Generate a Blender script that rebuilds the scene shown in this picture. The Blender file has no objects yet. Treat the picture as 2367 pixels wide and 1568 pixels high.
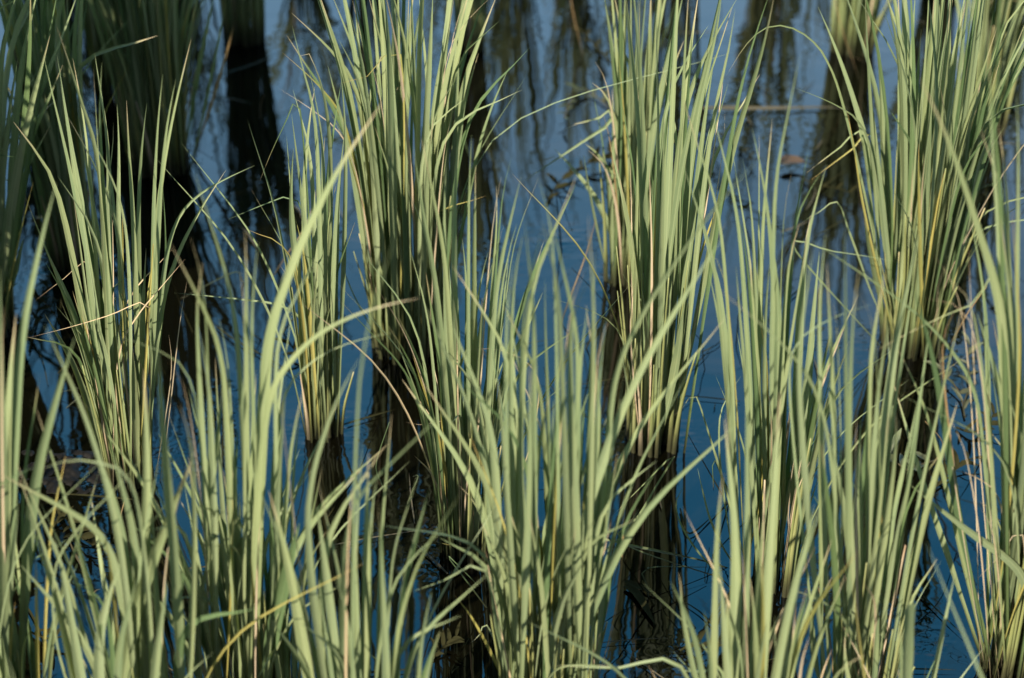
import bpy, math, random
from mathutils import Vector, noise
R = math.radians
sc = bpy.context.scene
col = sc.collection
random.seed(7)

# ------------------------------------------------------------------ camera, sky, sun, exposure
PITCH = R(35.0); CAMH = 1.6; LENS = 70.0
cam_d = bpy.data.cameras.new('camera'); cam = bpy.data.objects.new('camera', cam_d); col.objects.link(cam)
cam.location = (0, 0, CAMH); cam.rotation_euler = (R(90) - PITCH, 0, 0)
cam_d.lens = LENS; cam_d.sensor_width = 36.0; cam_d.clip_start = 0.05; cam_d.clip_end = 3000
cam_d.dof.use_dof = True; cam_d.dof.focus_distance = 2.36; cam_d.dof.aperture_fstop = 3.8
sc.camera = cam
SUN_EL = R(43); SUN_AZ = R(-146)            # compass style: 0 = +Y (straight ahead), positive to the right
w = bpy.data.worlds.new('World'); sc.world = w; w.use_nodes = True
nt = w.node_tree; bg = nt.nodes['Background']
sky = nt.nodes.new('ShaderNodeTexSky'); sky.sky_type = 'NISHITA'; sky.sun_disc = False
sky.sun_elevation = SUN_EL; sky.sun_rotation = SUN_AZ; sky.air_density = 1.0; sky.dust_density = 0.4; sky.ozone_density = 2.0
tc = nt.nodes.new('ShaderNodeTexCoord'); mp = nt.nodes.new('ShaderNodeMapping'); mp.inputs['Scale'].default_value = (1, 1, 2.4)
mp.inputs['Location'].default_value = (0.35, 0.0, 0.2)
cn = nt.nodes.new('ShaderNodeTexNoise'); cn.inputs['Scale'].default_value = 3.1; cn.inputs['Detail'].default_value = 6
cr = nt.nodes.new('ShaderNodeMapRange'); cr.inputs['From Min'].default_value = 0.5; cr.inputs['From Max'].default_value = 0.7
cr.inputs['To Max'].default_value = 0.5
cm = nt.nodes.new('ShaderNodeMix'); cm.data_type = 'RGBA'; cm.inputs[7].default_value = (17, 19.5, 24, 1)
nt.links.new(tc.outputs['Generated'], mp.inputs[0]); nt.links.new(mp.outputs[0], cn.inputs[0]); nt.links.new(cn.outputs[0], cr.inputs[0])
# clear bright blue air opposite the sun, paler lower down
sep = nt.nodes.new('ShaderNodeSeparateXYZ'); nt.links.new(tc.outputs['Generated'], sep.inputs[0])
def band(sock, a, b, c, d):
    k = nt.nodes.new('ShaderNodeMapRange'); k.interpolation_type = 'SMOOTHSTEP'; nt.links.new(sock, k.inputs[0])
    for i_, q in zip((1, 2, 3, 4), (a, b, c, d)): k.inputs[i_].default_value = q
    return k.outputs[0]
def mul(a, b):
    k = nt.nodes.new('ShaderNodeMath'); k.operation = 'MULTIPLY'; nt.links.new(a, k.inputs[0]); nt.links.new(b, k.inputs[1]); return k.outputs[0]
vm = mul(mul(band(sep.outputs[1], 0.1, 0.5, 0, 1), band(sep.outputs[2], 0.05, 0.3, 0, 1)), band(sep.outputs[2], 0.76, 0.93, 1, 0))
vg = nt.nodes.new('ShaderNodeMix'); vg.data_type = 'RGBA'; nt.links.new(band(sep.outputs[2], 0.42, 0.66, 0, 1), vg.inputs[0])
vg.inputs[6].default_value = (9.8, 17.4, 26, 1); vg.inputs[7].default_value = (2.2, 12.6, 24, 1)
vx = nt.nodes.new('ShaderNodeMix'); vx.data_type = 'RGBA'; nt.links.new(vm, vx.inputs[0]); nt.links.new(sky.outputs[0], vx.inputs[6]); nt.links.new(vg.outputs[2], vx.inputs[7])
nt.links.new(cr.outputs[0], cm.inputs[0]); nt.links.new(vx.outputs[2], cm.inputs[6]); nt.links.new(cm.outputs[2], bg.inputs[0])
bg.inputs[1].default_value = 0.05
sd = bpy.data.lights.new('sun', 'SUN'); sd.energy = 5.0; sd.angle = R(0.5); sd.color = (1.0, 0.93, 0.82)
sun = bpy.data.objects.new('sun', sd); col.objects.link(sun)
tosun = Vector((math.sin(SUN_AZ) * math.cos(SUN_EL), math.cos(SUN_AZ) * math.cos(SUN_EL), math.sin(SUN_EL)))
sun.rotation_euler = tosun.to_track_quat('Z', 'Y').to_euler()
sc.view_settings.view_transform = 'Standard'; sc.view_settings.look = 'None'
sc.view_settings.exposure = 1.26; sc.view_settings.gamma = 1.0
try:
    sc.cycles.max_bounces = 7; sc.cycles.diffuse_bounces = 3; sc.cycles.glossy_bounces = 3
    sc.cycles.transmission_bounces = 4; sc.cycles.caustics_reflective = False; sc.cycles.caustics_refractive = False
except Exception: pass

# ------------------------------------------------------------------ photo space -> world
TX = 18.0 / LENS
FW = Vector((0, math.cos(PITCH), -math.sin(PITCH))); UP = Vector((0, math.sin(PITCH), math.cos(PITCH))); RT = Vector((1, 0, 0))
CAM = Vector((0, 0, CAMH))
def ray(x, y): return FW + RT * ((x - 1183.5) / 1183.5 * TX) + UP * ((784 - y) / 1183.5 * TX)
def ground(x, y, z=0.0):
    d = ray(x, y); return CAM + d * ((z - CAMH) / d.z)
def on_plane(x, y, Y):
    d = ray(x, y); return CAM + d * (Y / d.y)
OFF = {1: (0, 0), 2: (850, 0), 3: (1700, 0), 4: (0, 560), 5: (850, 560), 6: (1700, 560), 7: (0, 1126), 8: (850, 1126), 9: (1700, 1126)}
def conv(t, x, y):
    if t == 0: return (x, y)
    return ((OFF[t][0] + x * 0.36348) / 1.08154, (OFF[t][1] + y * 0.36348) / 1.08154)
def parse(line):
    """'F 2:370,-20 360,200 ... w60 k' -> clump key, points (tip first), width in millimetres-ish pixels, kind"""
    toks = line.split(); key = toks[0]; pts = []; wd = 30; kind = 'g'; t = 0
    for k in toks[1:]:
        if k[0] == 'w' and k[1:].isdigit(): wd = int(k[1:]); continue
        if k.isalpha(): kind = k; continue
        if ':' in k: a, k = k.split(':'); t = int(a)
        x, y = k.split(','); pts.append(conv(t, float(x), float(y)))
    return key, pts, wd * 0.3361, kind

# ------------------------------------------------------------------ helpers
def thing(name, label, cat, loc=(0, 0, 0), group=None):
    o = bpy.data.objects.new(name, None); col.objects.link(o); o.location = loc; o.empty_display_size = 0.05
    o['label'] = label; o['category'] = cat
    if group: o['group'] = group
    return o
def tag(o, label, cat, group=None):
    o['label'] = label; o['category'] = cat
    if group: o['group'] = group
def make(name, verts, faces, uvs, m, parent=None, origin=None):
    if parent is not None: origin = parent.location
    if origin is None: origin = Vector((0, 0, 0))
    me = bpy.data.meshes.new(name); me.from_pydata([tuple(Vector(v) - origin) for v in verts], [], faces)
    if uvs:
        ul = me.uv_layers.new(name='UVMap').data
        for i, l in enumerate(me.loops): ul[i].uv = uvs[l.vertex_index]
    me.polygons.foreach_set('use_smooth', [True] * len(me.polygons))
    me.materials.append(m)
    o = bpy.data.objects.new(name, me); col.objects.link(o)
    if parent is not None: o.parent = parent
    else: o.location = origin
    return o
def spline(pts, n):
    """Catmull-Rom resample of a list of Vectors to n+1 points, even in arc length"""
    P = [pts[0] * 2 - pts[1]] + pts + [pts[-1] * 2 - pts[-2]]
    dense = []
    for i in range(1, len(P) - 2):
        for j in range(10):
            t = j / 10.0; a, b, c, d = P[i - 1], P[i], P[i + 1], P[i + 2]
            dense.append(0.5 * ((2 * b) + (c - a) * t + (2 * a - 5 * b + 4 * c - d) * t * t + (3 * b - a - 3 * c + d) * t ** 3))
    dense.append(pts[-1].copy())
    L = [0.0]
    for i in range(1, len(dense)): L.append(L[-1] + (dense[i] - dense[i - 1]).length)
    out = []; k = 0
    for i in range(n + 1):
        s = L[-1] * i / n
        while k < len(L) - 2 and L[k + 1] < s: k += 1
        f = (s - L[k]) / max(1e-9, L[k + 1] - L[k]); out.append(dense[k].lerp(dense[k + 1], min(1, max(0, f))))
    return out, L[-1]
def prof_leaf(s, rooted=True, blunt=False):
    if rooted:
        if s < 0.22: v = 0.60
        elif s < 0.48: v = 0.60 + 0.4 * (0.5 - 0.5 * math.cos(math.pi * (s - 0.22) / 0.26))
        else: v = 1.0 if blunt else max(0.0, 1 - ((s - 0.48) / 0.52) ** 1.9)
    else:
        v = (0.55 + 0.45 * min(1, s / 0.2)) * (1.0 if blunt else max(0.0, 1 - max(0, (s - 0.3) / 0.7) ** 2.0))
    return v
def strip(pts3, width, rng, rooted=True, blunt=False, roll=None, fold=None, nseg=18, face=None):
    """a leaf blade: five vertices across, folded along the midrib, rolled about its own length"""
    pts, L = spline(pts3, nseg)
    if roll is None: roll = rng.uniform(-0.85, 0.85)
    rate = rng.uniform(-1.1, 1.1) * min(1.0, L / 0.5)
    if fold is None: fold = rng.uniform(0.18, 0.55)
    verts = []; faces = []; uvs = []
    off = rng.random() * 7
    for i, p in enumerate(pts):
        s = i / nseg
        t = (pts[min(nseg, i + 1)] - pts[max(0, i - 1)]).normalized()
        v = (CAM - p) if face is None else face
        side = t.cross(v).normalized(); nor = side.cross(t).normalized()
        a = roll + rate * (s - 0.5)
        sd_ = side * math.cos(a) + nor * math.sin(a); nn = nor * math.cos(a) - side * math.sin(a)
        ww = width * prof_leaf(s, rooted, blunt) * (1 + 0.05 * math.sin(s * 23 + off)) / max(0.62, math.cos(a))
        if s > 0.985 and not blunt: ww = width * 0.02
        for j, q in enumerate((-0.5, -0.27, 0.0, 0.27, 0.5)):
            f_ = fold * (1.0 if s > 0.3 else 1.5)
            verts.append(p + sd_ * (ww * q) + nn * (ww * f_ * (abs(q) ** 0.9) ))
            uvs.append((q + 0.5, s * (0.88 if blunt else 1)))
    for i in range(nseg):
        for j in range(4):
            a = i * 5 + j; faces.append((a, a + 1, a + 6, a + 5))
    return verts, faces, uvs
def tube(pts3, r0, r1, nseg=10, sides=7, flat=0.75):
    pts, L = spline(pts3, nseg); verts = []; faces = []; uvs = []
    for i, p in enumerate(pts):
        s = i / nseg; t = (pts[min(nseg, i + 1)] - pts[max(0, i - 1)]).normalized()
        a = t.cross(Vector((0.3, 1, 0.1))).normalized(); b = t.cross(a).normalized(); r = r0 + (r1 - r0) * s
        for j in range(sides):
            g = 2 * math.pi * j / sides; verts.append(p + a * (r * math.cos(g)) + b * (r * flat * math.sin(g))); uvs.append((j / sides * 3, s))
    for i in range(nseg):
        for j in range(sides):
            a = i * sides + j; b = i * sides + (j + 1) % sides; faces.append((a, b, b + sides, a + sides))
    faces.append(tuple(range(nseg * sides, (nseg + 1) * sides)))
    return verts, faces, uvs

# ------------------------------------------------------------------ materials
def leaf_mat(name, c_lo, c_hi, c_tip, c_base, trans=0.15, rough=0.5, tipamt=0.5, spots=0.25):
    m = bpy.data.materials.new(name); m.use_nodes = True; n = m.node_tree; N = n.nodes; Lk = n.links.new
    N.clear(); out = N.new('ShaderNodeOutputMaterial')
    p = N.new('ShaderNodeBsdfPrincipled'); p.inputs['Roughness'].default_value = rough
    oi = N.new('ShaderNodeObjectInfo'); uv = N.new('ShaderNodeUVMap'); sx = N.new('ShaderNodeSeparateXYZ'); Lk(uv.outputs[0], sx.inputs[0])
    def mix(fac, a, b, bl='MIX'):
        k = N.new('ShaderNodeMix'); k.data_type = 'RGBA'; k.blend_type = bl
        for i_, v in ((0, fac), (6, a), (7, b)):
            if hasattr(v, 'is_linked') or hasattr(v, 'node'): Lk(v, k.inputs[i_])
            elif isinstance(v, tuple): k.inputs[i_].default_value = (*v, 1)
            else: k.inputs[i_].default_value = v
        return k.outputs[2]
    def rng(v, a, b, c=0.0, d=1.0):
        k = N.new('ShaderNodeMapRange'); Lk(v, k.inputs[0])
        for i_, q in zip((1, 2, 3, 4), (a, b, c, d)): k.inputs[i_].default_value = q
        k.interpolation_type = 'SMOOTHSTEP'; return k.outputs[0]
    def noi(vec, scale, det=3.0):
        k = N.new('ShaderNodeTexNoise'); k.inputs['Scale'].default_value = scale; k.inputs['Detail'].default_value = det; Lk(vec, k.inputs['Vector']); return k.outputs[0]
    # per-leaf coordinates so that no two leaves share a pattern
    cb = N.new('ShaderNodeCombineXYZ'); mm = N.new('ShaderNodeMath'); mm.operation = 'MULTIPLY'; mm.inputs[1].default_value = 91.0
    Lk(oi.outputs['Random'], mm.inputs[0]); Lk(mm.outputs[0], cb.inputs[2])
    vs = N.new('ShaderNodeVectorMath'); vs.operation = 'MULTIPLY_ADD'; Lk(uv.outputs[0], vs.inputs[0]); vs.inputs[1].default_value = (22, 1.2, 1); Lk(cb.outputs[0], vs.inputs[2])
    vein = noi(vs.outputs[0], 1.0, 2.0)
    vb = N.new('ShaderNodeVectorMath'); vb.operation = 'MULTIPLY_ADD'; Lk(uv.outputs[0], vb.inputs[0]); vb.inputs[1].default_value = (1.5, 7, 1); Lk(cb.outputs[0], vb.inputs[2])
    blot = noi(vb.outputs[0], 1.0, 4.0)
    c = mix(oi.outputs['Random'], c_lo, c_hi)
    sel0 = N.new('ShaderNodeMath'); sel0.operation = 'FRACT'; Lk(mm.outputs[0], sel0.inputs[0])
    c = mix(rng(sel0.outputs[0], 0.45, 1.0, 0, 0.4), c, (c_hi[0] * 1.1, c_hi[1] * 0.98, c_hi[2] * 0.68))
    c = mix(rng(blot, 0.38, 0.72, 0, 0.5), c, tuple(min(1, q * k_) for q, k_ in zip(c_hi, (1.12, 1.06, 0.9))))
    c = mix(rng(sx.outputs[1], 0.34, 0.04), c, c_base)
    # dry tips on some of the leaves
    ad = N.new('ShaderNodeMath'); ad.operation = 'MULTIPLY_ADD'; Lk(vein, ad.inputs[0]); ad.inputs[1].default_value = 0.09; Lk(sx.outputs[1], ad.inputs[2])
    tp = rng(ad.outputs[0], 0.93, 1.03, 0, 1)
    sel = N.new('ShaderNodeMath'); sel.operation = 'FRACT'; Lk(mm.outputs[0], sel.inputs[0])
    sr = rng(sel.outputs[0], 1 - tipamt - 0.05, 1 - tipamt + 0.05)
    tm = N.new('ShaderNodeMath'); tm.operation = 'MULTIPLY'; Lk(tp, tm.inputs[0]); Lk(sr, tm.inputs[1])
    c = mix(tm.outputs[0], c, c_tip)
    # small blemishes
    c = mix(rng(noi(vb.outputs[0], 9.0, 2.0), 0.69, 0.76, 0, spots), c, c_tip)
    # fine parallel veins and the pale midrib
    c = mix(rng(vein, 0.3, 0.7, 0.0, 0.34), c, (c_hi[0] * 0.55, c_hi[1] * 0.62, c_hi[2] * 0.55))
    ab = N.new('ShaderNodeMath'); ab.operation = 'SUBTRACT'; Lk(sx.outputs[0], ab.inputs[0]); ab.inputs[1].default_value = 0.5
    aa = N.new('ShaderNodeMath'); aa.operation = 'ABSOLUTE'; Lk(ab.outputs[0], aa.inputs[0])
    c = mix(rng(aa.outputs[0], 0.07, 0.02, 0, 0.35), c, (c_hi[0] * 1.5, c_hi[1] * 1.4, c_hi[2] * 1.4))
    # mud and algae stain plus painted-in shade, darkening the clump feet near the water
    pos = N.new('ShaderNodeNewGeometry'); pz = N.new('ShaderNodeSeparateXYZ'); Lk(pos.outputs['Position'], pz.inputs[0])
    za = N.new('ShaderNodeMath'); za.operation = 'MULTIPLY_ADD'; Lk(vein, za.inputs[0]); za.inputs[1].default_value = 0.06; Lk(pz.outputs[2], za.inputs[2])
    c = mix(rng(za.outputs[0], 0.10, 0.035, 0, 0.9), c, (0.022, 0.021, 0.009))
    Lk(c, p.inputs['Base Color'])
    bp = N.new('ShaderNodeBump'); bp.inputs['Strength'].default_value = 0.35; bp.inputs['Distance'].default_value = 0.0006
    Lk(vein, bp.inputs['Height']); Lk(bp.outputs[0], p.inputs['Normal'])
    p.inputs['Specular IOR Level'].default_value = 0.3
    tr = N.new('ShaderNodeBsdfTranslucent'); tcx = mix(1.0, c, (1.15, 1.25, 0.5), 'MULTIPLY'); Lk(tcx, tr.inputs[0])
    ms = N.new('ShaderNodeMixShader'); ms.inputs[0].default_value = trans; Lk(p.outputs[0], ms.inputs[1]); Lk(tr.outputs[0], ms.inputs[2]); Lk(ms.outputs[0], out.inputs[0])
    return m
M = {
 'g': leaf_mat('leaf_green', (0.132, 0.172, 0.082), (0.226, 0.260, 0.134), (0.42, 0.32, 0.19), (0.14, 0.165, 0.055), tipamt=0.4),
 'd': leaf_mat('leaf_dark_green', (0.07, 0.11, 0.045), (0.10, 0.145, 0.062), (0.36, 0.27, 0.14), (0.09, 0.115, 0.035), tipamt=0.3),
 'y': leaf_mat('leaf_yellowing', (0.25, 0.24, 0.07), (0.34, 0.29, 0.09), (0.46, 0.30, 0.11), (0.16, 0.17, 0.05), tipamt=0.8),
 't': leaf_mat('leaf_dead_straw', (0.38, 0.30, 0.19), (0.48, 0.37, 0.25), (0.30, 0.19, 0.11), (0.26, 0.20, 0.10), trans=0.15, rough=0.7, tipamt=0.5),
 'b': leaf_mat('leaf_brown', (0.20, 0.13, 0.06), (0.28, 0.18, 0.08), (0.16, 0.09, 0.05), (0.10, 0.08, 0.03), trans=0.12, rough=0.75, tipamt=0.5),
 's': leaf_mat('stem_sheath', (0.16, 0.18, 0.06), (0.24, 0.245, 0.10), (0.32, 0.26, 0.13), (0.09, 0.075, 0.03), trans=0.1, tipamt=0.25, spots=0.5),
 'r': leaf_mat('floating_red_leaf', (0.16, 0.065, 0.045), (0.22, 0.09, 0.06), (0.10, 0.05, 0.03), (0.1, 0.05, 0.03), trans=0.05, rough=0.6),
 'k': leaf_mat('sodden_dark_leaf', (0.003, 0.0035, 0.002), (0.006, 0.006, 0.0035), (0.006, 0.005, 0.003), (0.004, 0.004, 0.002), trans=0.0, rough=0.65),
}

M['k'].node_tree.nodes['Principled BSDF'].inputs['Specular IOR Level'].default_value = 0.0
# ------------------------------------------------------------------ the water and its bed
def water_mat():
    m = bpy.data.materials.new('paddy_water'); m.use_nodes = True; n = m.node_tree; N = n.nodes; Lk = n.links.new; N.clear()
    out = N.new('ShaderNodeOutputMaterial')
    df = N.new('ShaderNodeBsdfDiffuse'); gl = N.new('ShaderNodeBsdfGlossy'); gl.inputs['Roughness'].default_value = 0.0
    gl.inputs['Color'].default_value = (0.95, 1.0, 1.0, 1)
    geo = N.new('ShaderNodeNewGeometry')
    n1 = N.new('ShaderNodeTexNoise'); n1.inputs['Scale'].default_value = 2.2; n1.inputs['Detail'].default_value = 5; Lk(geo.outputs['Position'], n1.inputs['Vector'])
    cr_ = N.new('ShaderNodeMix'); cr_.data_type = 'RGBA'; Lk(n1.outputs[0], cr_.inputs[0]); cr_.inputs[6].default_value = (0.0008, 0.0008, 0.0004, 1); cr_.inputs[7].default_value = (0.0026, 0.0023, 0.001, 1)
    Lk(cr_.outputs[2], df.inputs[0])
    mpn = N.new('ShaderNodeMapping'); mpn.inputs['Scale'].default_value = (1.0, 1.6, 1); Lk(geo.outputs['Position'], mpn.inputs[0])
    w1 = N.new('ShaderNodeTexNoise'); w1.inputs['Scale'].default_value = 9.0; w1.inputs['Detail'].default_value = 1.5; Lk(mpn.outputs[0], w1.inputs['Vector'])
    w2 = N.new('ShaderNodeTexNoise'); w2.inputs['Scale'].default_value = 42.0; w2.inputs['Detail'].default_value = 1.0; Lk(mpn.outputs[0], w2.inputs['Vector'])
    msk = N.new('ShaderNodeTexNoise'); msk.inputs['Scale'].default_value = 1.9; Lk(geo.outputs['Position'], msk.inputs['Vector'])
    mr = N.new('ShaderNodeMapRange'); Lk(msk.outputs[0], mr.inputs[0]); mr.inputs[1].default_value = 0.5; mr.inputs[2].default_value = 0.66; mr.inputs[3].default_value = 0.06; mr.inputs[4].default_value = 1.0
    sa = N.new('ShaderNodeAttribute'); sa.attribute_name = 'stir'
    sm = N.new('ShaderNodeMath'); sm.operation = 'MULTIPLY_ADD'; Lk(sa.outputs['Fac'], sm.inputs[0]); sm.inputs[1].default_value = 3.2; Lk(mr.outputs[0], sm.inputs[2])
    mu = N.new('ShaderNodeMath'); mu.operation = 'MULTIPLY'; Lk(w2.outputs[0], mu.inputs[0]); Lk(sm.outputs[0], mu.inputs[1])
    ad = N.new('ShaderNodeMath'); ad.operation = 'MULTIPLY_ADD'; Lk(mu.outputs[0], ad.inputs[0]); ad.inputs[1].default_value = 0.6; Lk(w1.outputs[0], ad.inputs[2])
    bp = N.new('ShaderNodeBump'); bp.inputs['Strength'].default_value = 1.0; bp.inputs['Distance'].default_value = 0.0007; Lk(ad.outputs[0], bp.inputs['Height'])
    Lk(bp.outputs[0], gl.inputs['Normal'])
    fr = N.new('ShaderNodeFresnel'); fr.inputs[0].default_value = 1.33; Lk(bp.outputs[0], fr.inputs['Normal'])
    k = N.new('ShaderNodeMath'); k.operation = 'MULTIPLY'; k.use_clamp = True; k.inputs[1].default_value = 1.25; Lk(fr.outputs[0], k.inputs[0])
    ms = N.new('ShaderNodeMixShader'); Lk(k.outputs[0], ms.inputs[0]); Lk(df.outputs[0], ms.inputs[1]); Lk(gl.outputs[0], ms.inputs[2]); Lk(ms.outputs[0], out.inputs[0])
    return m

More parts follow.
